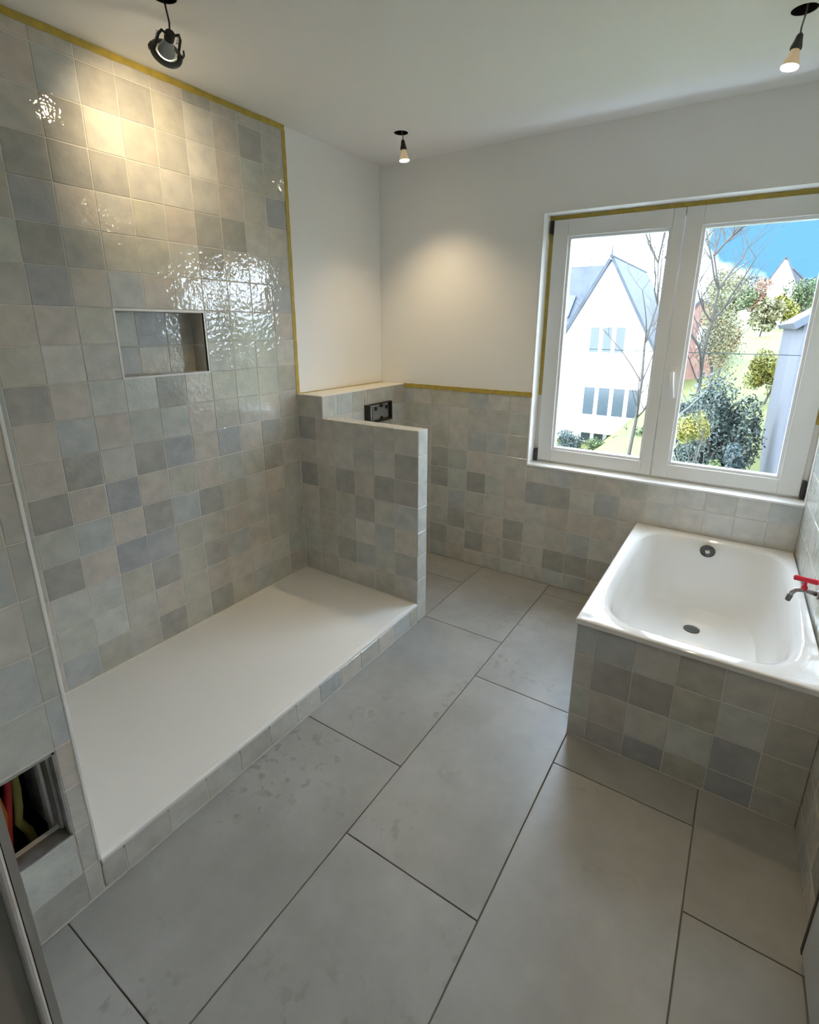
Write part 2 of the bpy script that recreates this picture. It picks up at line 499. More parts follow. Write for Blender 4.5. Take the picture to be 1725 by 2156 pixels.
# ---- ceiling with the three cable holes
LAMPS = [(0.458, -0.882), (0.427, 0.411), (2.068, 0.204), (2.068, -0.882)]
HR = 0.036
def ceiling():
    b = B()
    h = 0.06
    xs = sorted({-0.25, 2.85} | {x+s*h for x, _ in LAMPS for s in (-1, 1)})
    ys = sorted({-3.3, 1.1} | {y+s*h for _, y in LAMPS for s in (-1, 1)})
    for i in range(len(xs)-1):
        for j in range(len(ys)-1):
            cx, cy = (xs[i]+xs[i+1])/2, (ys[j]+ys[j+1])/2
            if any(abs(cx-x) < h and abs(cy-y) < h for x, y in LAMPS): 
                continue
            b.box(xs[i], xs[i+1], ys[j], ys[j+1], HC, HC+0.12)
    # the cells skipped may be split by neighbouring grid lines, so fill each square with an annulus
    for x, y in LAMPS:
        n = 40; i0 = len(b.v)
        for q in range(n):
            an = 2*math.pi*q/n; c, s = math.cos(an), math.sin(an)
            k = h/max(abs(c), abs(s))
            b.v += [(x+k*c, y+k*s, HC), (x+HR*c, y+HR*s, HC), (x+HR*c, y+HR*s, HC+0.1)]
        for q in range(n):
            a = i0+3*q; d = i0+3*((q+1) % n)
            b.f += [(a, a+1, d+1, d), (a+1, a+2, d+2, d+1)]
        for cx, cy in ((x-h, y-h), (x+h, y-h), (x+h, y+h), (x-h, y+h)):
            pass
        b.box(x-h, x+h, y-h, y+h, HC+0.1, HC+0.12)
    return b.build('ceiling', M['ceil'])
struct(ceiling(), 'smooth white ceiling')

# ---- left wall (shower wall, tiled to the ceiling; plaster beyond)
NY0, NY1, NZ0, NZ1 = -0.926, -0.538, 1.322, 1.578
wl = B()
XP = -0.005
wl.box(-0.25, XP, -3.3, NY0, 0, HC).box(-0.25, XP, NY1, 1.1, 0, HC)
wl.box(-0.25, XP, NY0, NY1, 0, NZ0).box(-0.25, XP, NY0, NY1, NZ1, HC).box(-0.25, -0.10, NY0, NY1, NZ0, NZ1)
wall_left = struct(wl.build('wall_left', M['paint']), 'shower wall of pale square tiles with white plaster beyond the tape')
g = B()
ND = 0.092
for (a, b, c, d) in ((YN, NY0, ZT-0.06, HC), (NY1, 0.008, ZT-0.06, HC), (NY0, NY1, ZT-0.06, NZ0), (NY0, NY1, NZ1, HC)):
    g.box(XP, -0.0007, a, b, c, d)
g.box(-0.1, -0.0927, NY0, NY1, NZ0, NZ1)
g.build('grout_bed', M['grout'], wall_left)
us = cuts(YN, 0.008, -1.2021, T)
vs = cuts(ZT, HC, 0.1071, T)
# U along +y, V up, normal must be +x : U x V = y x z = +x
tiles(wall_left, (-0.005, 0, 0), (0, 1, 0), (0, 0, 1), cells(us, vs, -1.2021, 0.1071, holes=[(NY0-0.004, NY1+0.004, NZ0-0.004, NZ1+0.004)]), OV_A)
# niche: back and side tiles, white edge profile
OVN = {(0, 0): 'B', (1, 0): 'N', (2, 0): 'O', (0, 1): 'G', (1, 1): 'DB', (2, 1): 'D'}
nu = [NY0, NY0+0.125, NY0+0.258, NY1]; nv = [NZ0, NZ0+0.115, NZ1]
nc = [(nu[i], nu[i+1], nv[j], nv[j+1], (i, j)) for i in range(3) for j in range(2)]
tiles(wall_left, (-0.097, 0, 0), (0, 1, 0), (0, 0, 1), nc, OVN, 'niche_tile')
for j in range(2):
    tiles(wall_left, (0, NY1+0.003, 0), (1, 0, 0), (0, 0, 1), [(-0.097, -0.008, nv[j], nv[j+1], (9, j))], {(9, 0): 'D', (9, 1): 'D'}, 'niche_tile')
    tiles(wall_left, (0, NY0-0.003, 0), (-1, 0, 0), (0, 0, 1), [(0.008, 0.097, nv[j], nv[j+1], (8, j))], None, 'niche_tile')
for i in range(3):
    tiles(wall_left, (0, 0, NZ0-0.003), (1, 0, 0), (0, 1, 0), [(-0.097, -0.008, nu[i], nu[i+1], (7, i))], None, 'niche_tile')
    tiles(wall_left, (0, 0, NZ1+0.003), (-1, 0, 0), (0, 1, 0), [(0.008, 0.097, nu[i], nu[i+1], (6, i))], None, 'niche_tile')
e = 0.008
b = B().box(-0.02, 0.002, NY0-e, NY0, NZ0-e, NZ1+e).box(-0.02, 0.002, NY1, NY1+e, NZ0-e, NZ1+e)
b.box(-0.02, 0.002, NY0, NY1, NZ0-e, NZ0).box(-0.02, 0.002, NY0, NY1, NZ1, NZ1+e)
b.build('niche_edge_trim', M['trim'], wall_left)
# corner joint of silicone between shower wall and half wall
B().box(-0.003, 0.003, -0.003, 0.003, ZT, ZL).build('corner_joint', M['grout'], wall_left)

# ---- window wall
wb = B()
YP = YF+0.005
wb.box(-0.25, XW0, YP, 1.12, -0.1, HC).box(XW1, 2.85, YP, 1.12, -0.1, HC)
wb.box(XW0, XW1, YP, 1.12, -0.1, ZW0).box(XW0, XW1, YP, 1.12, ZW1, HC)
wall_back = struct(wb.build('wall_back', M['paint']), 'white window wall with tiled lower half')
g = B()
g.box(DL-0.006, XW0-0.007, YP-0.0043, YP, 0, ZL-0.004).box(XW0-0.007, 2.42, YP-0.0043, YP, 0, ZW0-0.008)
g.build('grout_bed', M['grout'], wall_back)
us = cuts(DL, 2.408, 1.07, T)
vs = cuts(0.003, ZL-0.004, 0.0985, T)
# normal -y : U=+x, V=+z -> x cross z = -y
tiles(wall_back, (0, YP, 0), (1, 0, 0), (0, 0, 1), cells(us, vs, 1.07, 0.0985, holes=[(XW0-0.007, 2.5, ZW0-0.008, 3)]), OV_F)

# ---- right wall (slightly out of square)
ry = 1.1
pts = [(xwall(1.1), 1.1), (xwall(-3.3), -3.3), (2.95, -3.3), (2.95, 1.1)]
wr = B().prism([(x+0.005, y, -0.1) for x, y in pts], [(x+0.005, y, HC) for x, y in pts])
wall_right = struct(wr.build('wall_right', M['paint']), 'right wall tiled beside the bath')
UR = Vector((0.034, -1, 0)).normalized(); NR = Vector((-1, -0.034, 0)).normalized()
O_R = Vector((2.408, YF, 0))
def onright(u, out, z): return O_R + UR*u + NR*out + Vector((0, 0, z))
# normal: U x V with U = -UR? UR x z = (-1*1-0, -0.034.., 0) -> (-1,-0.034,0) = NR
g = B()
q0 = [onright(0, -0.005, 0), onright(2.72, -0.005, 0), onright(2.72, -0.0007, 0), onright(0, -0.0007, 0)]
g.prism([p+Vector((0, 0, 0.0)) for p in reversed(q0)], [p+Vector((0, 0, ZL)) for p in reversed(q0)])
g.build('grout_bed', M['grout'], wall_right)
us = cuts(0.0, 2.70, 0.02, T)
vs = cuts(0.003, ZL, 0.0985, T)
tiles(wall_right, onright(0, -0.005, 0), UR, (0, 0, 1), cells(us, vs, 0.02, 0.0985))

# ---- door wall behind, doorway where one stands, hall beyond
struct(B().box(-0.25, 1.42, -2.12, -1.925, 0, HC).box(1.42, 2.36, -2.12, -1.925, 2.10, HC).box(2.36, 2.9, -2.12, -1.925, 0, HC).build('wall_front', M['paint']), 'wall with the doorway')
struct(B().box(-0.25, 2.95, -3.45, -3.3, -0.1, HC).build('wall_hall', M['paint']), 'far wall of the hall')
dr = empty('door_1', (1.46, -1.92, 0)); struct(dr, 'white painted door frame seen close at the left edge')
local(B().box(1.42, 1.4925, -2.12, -1.922, 0, 2.10).build('jamb', M['doorp']), dr)
local(B().box(1.405, 1.5, -1.924, -1.9155, 0, 2.14).build('casing', M['doorg']), dr)
local(bevel(B().box(1.486, 1.501, -1.9335, -1.9245, 0, 2.10).build('frame_bead', M['doorw']), 0.003), dr)
local(B().box(2.29, 2.36, -2.12, -1.922, 0, 2.10).build('jamb', M['doorp']), dr)
local(B().box(1.42, 2.36, -2.12, -1.922, 2.05, 2.10).build('head_jamb', M['doorp']), dr)
# door leaf folded back flat against the right wall
d2 = empty('door_2', (2.45, -1.3, 0)); struct(d2, 'grey door leaf with shadow-coloured edge standing flat against the right wall')
def leafpts(a, c, o1, o2): return [onright(a, o1, 0), onright(c, o1, 0), onright(c, o2, 0), onright(a, o2, 0)]
q = leafpts(1.578, 2.62, 0.004, 0.031)
local(B().prism([p+Vector((0, 0, 0.055)) for p in reversed(q)], [p+Vector((0, 0, 2.05)) for p in reversed(q)]).build('leaf', M['doorg']), d2)
q = leafpts(1.566, 1.578, 0.002, 0.033)
local(B().prism([p+Vector((0, 0, 0.05)) for p in reversed(q)], [p+Vector((0, 0, 2.055)) for p in reversed(q)]).build('edge_shade_strip', M['doore']), d2)  # added strip carrying the edge's shadow as colour

# ---- hatch wall (service shaft beside the shower)
HY0, HY1, HZ0, HZ1 = -1.79, -1.661, 0.250, 0.514
hw = B()
xa, xb = 0.74, XS-0.006
hw.box(xa, xb, -1.93, HY0, 0, HC).box(xa, xb, HY1, YN, 0, HC).box(xa, xb, HY0, HY1, 0, HZ0).box(xa, xb, HY0, HY1, HZ1, HC)
hw.box(-0.005, xa, YN-0.03, YN, 0, HC)
wall_shaft = struct(hw.build('wall_shaft', M['paint']), 'narrow tiled service shaft beside the shower')
g = B()
for (a, b2, c, d) in ((-1.925, HY0, 0, HC), (HY1, YN-0.004, 0, HC), (HY0, HY1, 0, HZ0), (HY0, HY1, HZ1, HC)):
    g.box(xb, xb+0.0043, a, b2, c, d)
g.build('grout_bed', M['grout'], wall_shaft)
B().box(0.45, 0.46, -1.92, YN-0.03, 0.1, 0.8).box(0.46, xa, -1.92, YN-0.03, 0.79, 0.80).box(0.46, xa, -1.92, YN-0.03, 0.1, 0.11).build('shaft_shade_box', M['void'], wall_shaft)  # near-black box painting the shade inside the shaft
vs = [0.003] + [0.1135+0.1355*k for k in range(0, 18)]
vs = [v for v in vs if v < HC-0.02] + [HC]
tiles(wall_shaft, (xb, 0, 0), (0, 1, 0), (0, 0, 1), cells([-1.925, -1.794, -1.6595, YN-0.005], vs, -1.6595, 0.1135, holes=[(HY0-0.003, HY1+0.001, HZ0-0.002, HZ1+0.002)]),
      {(-1, 6): 'B', (-1, 4): 'B', (-1, 3): 'G', (0, 3): 'B', (0, 5): 'G', (0, 6): 'G', (-1, 0): 'W', (-1, -1): 'D', (0, 1): 'N', (0, 0): 'N'})
B().box(xb, XS+0.0005, -1.925, YN, -0.004, 0.0045).build('base_joint', M['grout'], wall_shaft)
trim_1 = struct(bevel(B().box(XS-0.012, XS+0.0015, YN-0.005, YN+0.003, ZT, HC).build('trim_1', M['trim']), 0.002), 'white corner profile at the shower entrance')

# ---- half wall and ledge (cistern boxing)
ha = B()
ha.box(XP, XS-0.006, 0.006, TH-0.006, 0, ZH-0.006)
ha.box(XP, DL-0.006, 0.006, YF+0.004, 0, ZL-0.006)
half = struct(ha.build('wall_half', M['paint']), 'tiled half wall between shower and toilet niche, stepped up at the left')
FB = (0.366, 0.622, 0.955, 1.070)   # flush box: y0 y1 z0 z1
g = B()
g.box(XP, XS-0.002, 0.0017, 0.006, ZT-0.08, ZH-0.002).box(XP, DL-0.002, 0.0017, 0.006, ZH-0.004, ZL-0.004)
g.box(XS-0.006, XS-0.0017, 0.002, TH-0.002, 0, ZH-0.002)
g.box(XP, XS-0.002, TH-0.006, TH-0.0017, 0, ZH-0.002)
g.box(DL-0.006, DL-0.0017, 0.002, FB[0], 0, ZL-0.004).box(DL-0.006, DL-0.0017, FB[1], YF, 0, ZL-0.004).box(DL-0.006, DL-0.0017, FB[0], FB[1], 0, FB[2]).box(DL-0.006, DL-0.0017, FB[0], FB[1], FB[3], ZL-0.004)
g.box(DL, XS-0.002, 0.002, TH-0.002, ZH-0.006, ZH-0.0017)
g.build('grout_bed', M['grout'], half)
SU = 0.1325
us = [0.002, SU, 2*SU, 3*SU, 4*SU, 5*SU, XS-0.001]
vs = cuts(ZT, ZH, 0.1071, T); vs[-1] = ZH
# front face, normal -y
tiles(half, (0, 0.006, 0), (1, 0, 0), (0, 0, 1), cells(us, vs, 0, 0.1071, SU, T), OV_H)
tiles(half, (0, 0.006, 0), (1, 0, 0), (0, 0, 1), cells([0.002, SU, DL-0.001], [ZH, ZL], 0, 0.1071, SU, T), {(0, 7): 'O', (1, 7): 'N'})
# end face, normal +x: U=+y
tiles(half, (XS-0.006, 0, 0), (0, 1, 0), (0, 0, 1), cells([0.001, TH-0.001], [0.003] + vs[1:-1] + [ZH-0.001], 0, 0.1071), dict.fromkeys([(0, k) for k in range(-1, 9)], 'W'), 'end_tile')  # every end tile paler: window light on this face put into the colour
# top face, normal +z : U=+x, V=+y
tiles(half, (0, 0, ZH-0.006), (1, 0, 0), (0, 1, 0), cells([DL+0.001, 2*SU, 3*SU, 4*SU, 5*SU, XS-0.001], [0.001, TH-0.001], 0, 0, SU, T), dict.fromkeys([(k, 0) for k in range(8)], 'L'), 'cap_tile')
# toilet side of half wall, normal +y : U=-x
tiles(half, (0, TH-0.006, 0), (-1, 0, 0), (0, 0, 1), cells([-XS+0.001, -5*SU, -4*SU, -3*SU, -2*SU, -DL-0.001], [0.003] + vs[1:], 0, 0.1071, SU, T))
# ledge face above and beyond the half wall, normal +x
lv = [0.003] + [0.0985+T*k for k in range(0, 8)] + [ZL]
lc = cells([0.001, TH], [ZH, ZL], 0, 0) + cells(cuts(TH, YF, YF-5*T, T), lv, TH, 0.0985, holes=[(FB[0]-0.002, FB[1]+0.002, FB[2]-0.002, FB[3]+0.002)])
tiles(half, (DL-0.006, 0, 0), (0, 1, 0), (0, 0, 1), lc, {(0, 7): 'W'}, 'ledge_tile')
bevel(B().box(XP, DL, 0.0, YF+0.003, ZL-0.006, ZL).build('ledge_top', M['cream'], half), 0.0015)

# ---- shower tray on its tiled step
st = B().box(XP, XS-0.0017, YN+0.001, 0.0015, 0, ZT-0.026)
step = struct(st.build('wall_step', M['grout']), 'low tiled step carrying the shower tray')
sy = cuts(YN+0.001, 0.0, -1.553, T)
tiles(step, (XS-0.006, 0, 0), (0, 1, 0), (0, 0, 1), cells(sy, [0.004, ZT-0.014], -1.553, 0), None, 'step_tile')
B().box(XS-0.006, XS+0.0005, YN, 0.0, -0.004, 0.0045).build('base_joint', M['grout'], step)
trim_2 = struct(bevel(B().box(XS-0.016, XS+0.001, YN+0.001, -0.001, ZT-0.013, ZT-0.0005).build('trim_2', M['trim']), 0.002), 'white edge profile along the tray front')
tray = empty('shower_tray', (0.4, -0.8, ZT-0.025))
local(bevel(B().box(0.0035, XS-0.0165, YN+0.004, -0.0035, ZT-0.025, ZT).build('tray_slab', M['tray']), 0.003), tray)
local(B().box(0.0012, 0.0065, YN+0.004, -0.001, ZT-0.005, ZT+0.004).box(0.0065, XS-0.017, -0.0065, -0.001, ZT-0.005, ZT+0.004).build('sealant', M['cream']), tray)
tag(tray, 'large flat white shower tray set on the low tiled step', 'shower tray')

# ================================================================== WINDOW
w1 = empty('window_1', (1.74, 0.93, ZW0)); struct(w1, 'white two-sash window with view of a gabled house')
def wpart(b, name, m, parent=w1, bv=0.0):
    o = b.build(name, m)
    if bv: bevel(o, bv)
    if parent is w1: local(o, w1)
    else:
        o.parent = parent; o.matrix_parent_inverse = parent.matrix_world.inverted() if False else Matrix()
    return o
FY0, FY1 = 0.897, 0.975
fb = B().box(XW0, XW0+0.045, FY0, FY1, ZW0, ZW1).box(XW1-0.045, XW1, FY0, FY1, ZW0, ZW1)
fb.box(XW0+0.045, XW1-0.045, FY0, FY1, ZW0, ZW0+0.04).box(XW0+0.045, XW1-0.045, FY0, FY1, ZW1-0.045, ZW1)
wpart(fb, 'frame', M['pvc'], bv=0.003)
def sash(x0, x1, gx0, gx1, z0=0.758, z1=2.071, gz0=0.829, gz1=1.988):
    y0, y1 = 0.884, 0.955
    s = B().box(x0, gx0, y0, y1, z0, z1).box(gx1, x1, y0, y1, z0, z1).box(gx0, gx1, y0, y1, z0, gz0).box(gx0, gx1, y0, y1, gz1, z1)
    so = wpart(s, 'sash', M['pvc'], bv=0.003)
    t = 0.013
    g = B().box(gx0-0.002, gx0+t, y0+0.012, y1-0.02, gz0, gz1).box(gx1-t, gx1+0.002, y0+0.012, y1-0.02, gz0, gz1)
    g.box(gx0+t, gx1-t, y0+0.012, y1-0.02, gz0-0.002, gz0+t).box(gx0+t, gx1-t, y0+0.012, y1-0.02, gz1-t, gz1+0.002)
    gb = g.build('glazing_bead', M['bead']); gb.parent = so
    pn = B().box(gx0+0.002, gx1-0.002, 0.924, 0.928, gz0+0.002, gz1-0.002).build('pane', M['pane']); pn.parent = so
    return so
s1 = sash(1.094, 1.7265, 1.176, 1.676)
s2 = sash(1.7315, 2.386, 1.808, 2.298)
hd = B().box(1.757, 1.785, 0.876, 0.884, 1.265, 1.335).tube([(1.771, 0.878, 1.305), (1.771, 0.845, 1.305)], 0.008, 10)
ho = bevel(hd.build('handle_base', M['pvc']), 0.003); ho.parent = s2
lv_ = B().tube([(1.771, 0.845, 1.312), (1.777, 0.842, 1.26), (1.790, 0.840, 1.185)], [0.010, 0.0095, 0.008], 10).build('handle', M['trim'], smooth=True); lv_.parent = s2
for (x0, x1, z0, z1) in ((1.079, 1.093, 2.005, 2.07), (1.075, 1.093, 0.752, 0.825), (2.387, 2.404, 0.752, 0.84)):
    local(bevel(B().box(x0, x1, 0.872, 0.896, z0, z1).build('hinge', M['black']), 0.003), w1)
# sill and white edge beads of the reveal
local(bevel(B().box(XW0, XW1, YF-0.006, FY0, ZW0-0.010, ZW0+0.001).build('sill', M['trim']), 0.002), w1)
eb = B().box(XW0-0.007, XW0+0.001, YF-0.003, YF+0.010, ZW0-0.008, ZW1+0.008)
local(eb.build('reveal_bead', M['trim']), w1)
local(B().box(XW0-0.007, XW1, YF-0.001, YF+0.010, ZW1-0.001, ZW1+0.007).build('reveal_bead', M['paint']), w1)
local(B().box(XW1-0.004, XW1+0.003, YF-0.006, YF+0.010, ZW0-0.008, ZW1+0.008).build('reveal_bead', M['trim']), w1)

# ================================================================== MASKING TAPE
def tape(name_label, a, b, wdir, width, nrm, seg=26, thick=0.0007):
    """a strip from a to b, hand-laid: its edges waver slightly"""
    a, b, wdir, nrm = Vector(a), Vector(b), Vector(wdir).normalized(), Vector(nrm).normalized()
    m = B(); bt, tp = [], []
    for k in range(seg+1):
        p = a.lerp(b, k/seg)
        j = RND.uniform(-0.0012, 0.0012); j2 = RND.uniform(-0.0012, 0.0012)
        q = p + wdir*(-width/2+j); r = p + wdir*(width/2+j2)
        m.v += [tuple(q), tuple(r), tuple(q+nrm*thick), tuple(r+nrm*thick)]
    for k in range(seg):
        i = 4*k
        m.f += [(i+2, i+3, i+7, i+6), (i, i+4, i+5, i+1), (i, i+2, i+6, i+4), (i+1, i+5, i+7, i+3)]
    m.f += [(0, 1, 3, 2), (4*seg, 4*seg+2, 4*seg+3, 4*seg+1)]
    return tag(m.build('masking_tape', M['tape']), name_label, 'tape', 'yellow masking tape strips')
tape('yellow masking tape along the ceiling above the shower tiles', (0.0025, YN, HC-0.014), (0.0025, 0.02, HC-0.014), (0, 0, 1), 0.024, (1, 0, 0), 40)
tape('upright yellow masking tape between shower tiles and white plaster', (0.0025, 0.012, HC-0.026), (0.0025, 0.012, ZL+0.001), (0, 1, 0), 0.022, (1, 0, 0), 34)
tape('pale yellow masking tape along the back of the cistern ledge', (0.009, 0.024, ZL+0.0006), (0.009, YF-0.004, ZL+0.0006), (1, 0, 0), 0.024, (0, 0, 1), 20)
tape('yellow masking tape on top of the tiles beside the window', (DL-0.01, YF-0.0035, ZL-0.011), (XW0+0.001, YF-0.0035, ZL-0.011), (0, 0, 1), 0.026, (0, -1, 0), 24)
tape('yellow masking tape along the top of the window', (XW0+0.002, 0.8965, ZW1-0.012), (XW1-0.004, 0.8965, ZW1-0.012), (0, 0, 1), 0.0225, (0, -1, 0), 30)
tape('upright yellow masking tape left of the window frame', (XW0+0.012, 0.8965, ZW1-0.024), (XW0+0.012, 0.8965, ZL-0.02), (1, 0, 0), 0.0225, (0, -1, 0), 20)
tape('upright yellow masking tape right of the window frame', (XW1-0.011, 0.8965, ZW1-0.024), (XW1-0.011, 0.8965, ZL-0.06), (1, 0, 0), 0.0205, (0, -1, 0), 20)

# ================================================================== BATH
xr = xwall(YT)-0.0005
bs = empty('bath_surround', ((XT0+xr)/2, YT+0.3, 0))
core = B().box(XT0+0.012, XT0+0.035, YT+0.012, YF-0.004, 0.001, ZTUB-0.03).box(XT0+0.035, xwall(YF)-0.003, YT+0.010, YT+0.035, 0.001, ZTUB-0.03)
local(core.build('panel_core', M['grout']), bs)
local(B().box(XT0+0.0077, xr-0.002, YT+0.0077, YT+0.012, 0.001, ZTUB-0.025).box(XT0+0.0077, XT0+0.012, YT+0.0077, YF-0.004, 0.001, ZTUB-0.025).build('grout_bed', M['grout']), bs)
binv = Matrix.Translation(-Vector(bs.location))
us = cuts(XT0+0.006, xr-0.001, 1.783, T)
vs = [0.003, 0.0975, 0.232, 0.3665, ZTUB-0.022]
tiles(bs, (0, YT+0.012, 0), (1, 0, 0), (0, 0, 1), cells(us, vs, 1.783, 0.0975), OV_T, 'panel_tile', inv=binv)
# side facing the toilet, normal -x : U=-y
tiles(bs, (XT0+0.012, 0, 0), (0, -1, 0), (0, 0, 1), cells(cuts(-YF+0.006, -YT-0.007, -YT-0.07, T), vs, 0, 0.0975), None, 'panel_tile', inv=binv)
local(B().box(XT0+0.006, xr-0.002, YT+0.006, YT+0.012, -0.004, 0.0045).build('base_joint', M['grout']), bs)
tag(bs, 'grey tiled bath panel boxing in the bathtub', 'bath panel')

tub = empty('bathtub', (2.06, 0.22, ZTUB-0.02))
def tub_mesh():
    b = B(); n = 96
    cx, cy = 2.073, 0.222
    def ring(x0, x1, y0, y1, ex, z, skew=0.0):
        i = len(b.v)
        mx, my, hx, hy = (x0+x1)/2, (y0+y1)/2, (x1-x0)/2, (y1-y0)/2
        for q in range(n):
            an = 2*math.pi*q/n
            c, s = math.cos(an), math.sin(an)
            k = (abs(c)**ex + abs(s)**ex) ** (-1/ex) if ex < 20 else 1/max(abs(c), abs(s))
            x, y = mx+hx*k*c, my+hy*k*s
            if skew and c > 0: x = min(x, xwall(y)-skew)
            b.v.append((x, y, z))
        return i
    xo0, xo1, yo0, yo1 = XT0, 2.455, YT, YF-0.006
    R = [ring(xo0+0.012, xo1, yo0+0.012, yo1, 40, ZTUB-0.026, 0.006),
         ring(xo0+0.001, xo1, yo0+0.001, yo1, 40, ZTUB-0.022, 0.006),
         ring(xo0, xo1, yo0, yo1, 40, ZTUB-0.004, 0.006),
         ring(xo0+0.002, xo1-0.002, yo0+0.002, yo1-0.002, 40, ZTUB-0.0015, 0.006),
         ring(xo0+0.006, xo1-0.006, yo0+0.006, yo1-0.006, 30, ZTUB, 0.008),
         ring(1.738, 2.402, -0.300, 0.752, 5.2, ZTUB+0.0005),
         ring(1.744, 2.396, -0.294, 0.746, 5.0, ZTUB-0.001),
         ring(1.756, 2.384, -0.280, 0.736, 4.6, ZTUB-0.010),
         ring(1.768, 2.372, -0.262, 0.726, 4.2, ZTUB-0.045),
         ring(1.785, 2.358, -0.215, 0.712, 3.9, ZTUB-0.16),
         ring(1.808, 2.340, -0.150, 0.690, 3.7, ZTUB-0.28),
         ring(1.840, 2.312, -0.095, 0.655, 3.5, ZTUB-0.345),
         ring(1.885, 2.268, -0.030, 0.600, 3.2, ZTUB-0.372),
         ring(1.960, 2.190, 0.080, 0.560, 2.8, ZTUB-0.380)]
    for a, c in zip(R[:-1], R[1:]):
        b.f += [(a+q, a+(q+1) % n, c+(q+1) % n, c+q) for q in range(n)]
    b.f.append(tuple(range(R[-1], R[-1]+n)))
    return b
tb = tub_mesh().build('basin', M['enamel'], smooth=True)
md = tb.modifiers.new('edge', 'EDGE_SPLIT'); md.split_angle = math.radians(35)
local(tb, tub)
# overflow on the far inner wall, drain in the floor
mo = Matrix.Translation((2.06, 0.713, 0.462)) @ Matrix.Rotation(math.radians(97), 4, 'X')
ov = B().lathe([(0.032, 0.0), (0.034, 0.004), (0.030, 0.008), (0.026, 0.006)], mo, 28, (True, True))
for k in range(6):
    an = k*math.pi/3; p = mo @ Vector((0.017*math.cos(an), 0.017*math.sin(an), 0.007))
    ov.tube([p, p + (mo.to_3x3() @ Vector((0, 0, 0.004)))], 0.005, 8)
local(ov.build('overflow', M['gun']), tub)
cap = B().lathe([(0.010, 0.006), (0.011, 0.011), (0.006, 0.013)], mo, 16).build('overflow_screw', M['chrome']); local(cap, tub)
mdn = Matrix.Translation((2.055, 0.495, ZTUB-0.3795))
local(B().lathe([(0.034, -0.004), (0.035, 0.003), (0.028, 0.004), (0.024, 0.0025)], mdn, 28).build('drain', M['gun']), tub)
tag(tub, 'white enamel bathtub under the window', 'bathtub')

# garden tap on the right wall
tap = empty('tap', (2.43, 0.12, 0.61))
wx = xwall(0.12)
tb_ = B().tube([(wx, 0.12, 0.612), (wx-0.006, 0.12, 0.612)], [0.017, 0.016], 16)
tb_.tube([(wx-0.004, 0.12, 0.612), (wx-0.028, 0.118, 0.616), (wx-0.050, 0.115, 0.620), (wx-0.068, 0.112, 0.616), (wx-0.078, 0.110, 0.603), (wx-0.081, 0.110, 0.588)],
         [0.008, 0.0085, 0.009, 0.0085, 0.008, 0.0075], 12)
local(tb_.build('body', M['brass'], smooth=True), tap)
local(B().tube([(wx-0.081, 0.110, 0.592), (wx-0.086, 0.110, 0.570)], [0.0095, 0.0085], 12).build('spout_end', M['gun'], smooth=False), tap)
local(B().tube([(wx-0.045, 0.116, 0.622), (wx-0.045, 0.116, 0.634), (wx-0.045, 0.116, 0.640), (wx-0.045, 0.116, 0.656)], [0.010, 0.010, 0.006, 0.006], 12).build('stem', M['redpl']), tap)
hnd = B().tube([(wx-0.082, 0.116, 0.662), (wx-0.078, 0.116, 0.662), (wx-0.045, 0.116, 0.660), (wx-0.012, 0.116, 0.659), (wx-0.009, 0.116, 0.659)], [0.008, 0.0105, 0.009, 0.0105, 0.008], 12)
local(hnd.build('handle', M['redpl'], smooth=False), tap)
tag(tap, 'metal tap with red T-handle on the wall above the bath', 'tap')

# flush box of the concealed cistern
fbx = empty('flush_box', (DL, 0.49, 1.0))
y0, y1, z0, z1 = FB
bb = B().box(DL-0.06, DL-0.055, y0, y1, z0, z1)
local(bb.build('back_plate', M['black']), fbx)
ring_ = B().box(DL-0.06, DL+0.040, y0, y0+0.010, z0, z1).box(DL-0.06, DL+0.022, y1-0.010, y1, z0, z1)
ring_.box(DL-0.06, DL+0.03, y0+0.010, y1-0.010, z0, z0+0.008).box(DL-0.06, DL+0.018, y0+0.010, y1-0.010, z1-0.008, z1)
local(ring_.build('sleeve', M['black']), fbx)
local(bevel(B().box(DL-0.04, DL+0.006, y0+0.075, y1-0.018, z0+0.012, z1-0.022).build('protection_plate', mat('grey_plastic', (0.22, 0.23, 0.23), 0.4)), 0.004), fbx)
for (a, c) in ((y0+0.10, z1-0.035), (y1-0.045, z1-0.035), (0.5*(y0+y1)+0.03, z1-0.02), (0.5*(y0+y1)+0.03, z0+0.018)):
    local(B().tube([(DL+0.004, a, c), (DL+0.012, a, c)], 0.012, 12).build('knob', M['black']), fbx)
tag(fbx, 'black plastic flush box sticking out of the tiled ledge', 'flush box')

# access hatch: zinc frame around an open hole, pipes inside
hatch = empty('access_hatch', (XS, -1.725, HZ0))
t = 0.010
hf = B().box(XS-0.05, XS+0.001, HY0, HY0+t*0.6, HZ0, HZ1).box(XS-0.02, XS+0.001, HY1-t*0.6, HY1, HZ0, HZ1)
hf.box(XS-0.05, XS+0.001, HY0, HY1, HZ1-t*0.5, HZ1).box(XS-0.045, XS+0.001, HY0, HY1, HZ0, HZ0+0.004)
local(hf.build('frame', M['zinc']), hatch)
local(B().box(XS-0.075, XS-0.030, HY1-0.012, HY1-0.004, HZ0+0.01, HZ1).build('inner_flange', M['zinc']), hatch)
local(B().box(XS-0.115, XS-0.085, HY1-0.016, HY1-0.002, HZ0-0.05, HZ1+0.1).build('stud', M['trim']), hatch)
tag(hatch, 'open access hatch with zinc frame in the tiled shaft', 'hatch')
def pipe(label, name, m, pts, r):
    return tag(B().tube(pts, r, 10).build(name, m, smooth=True), label, 'pipe', 'pipes in the shaft')
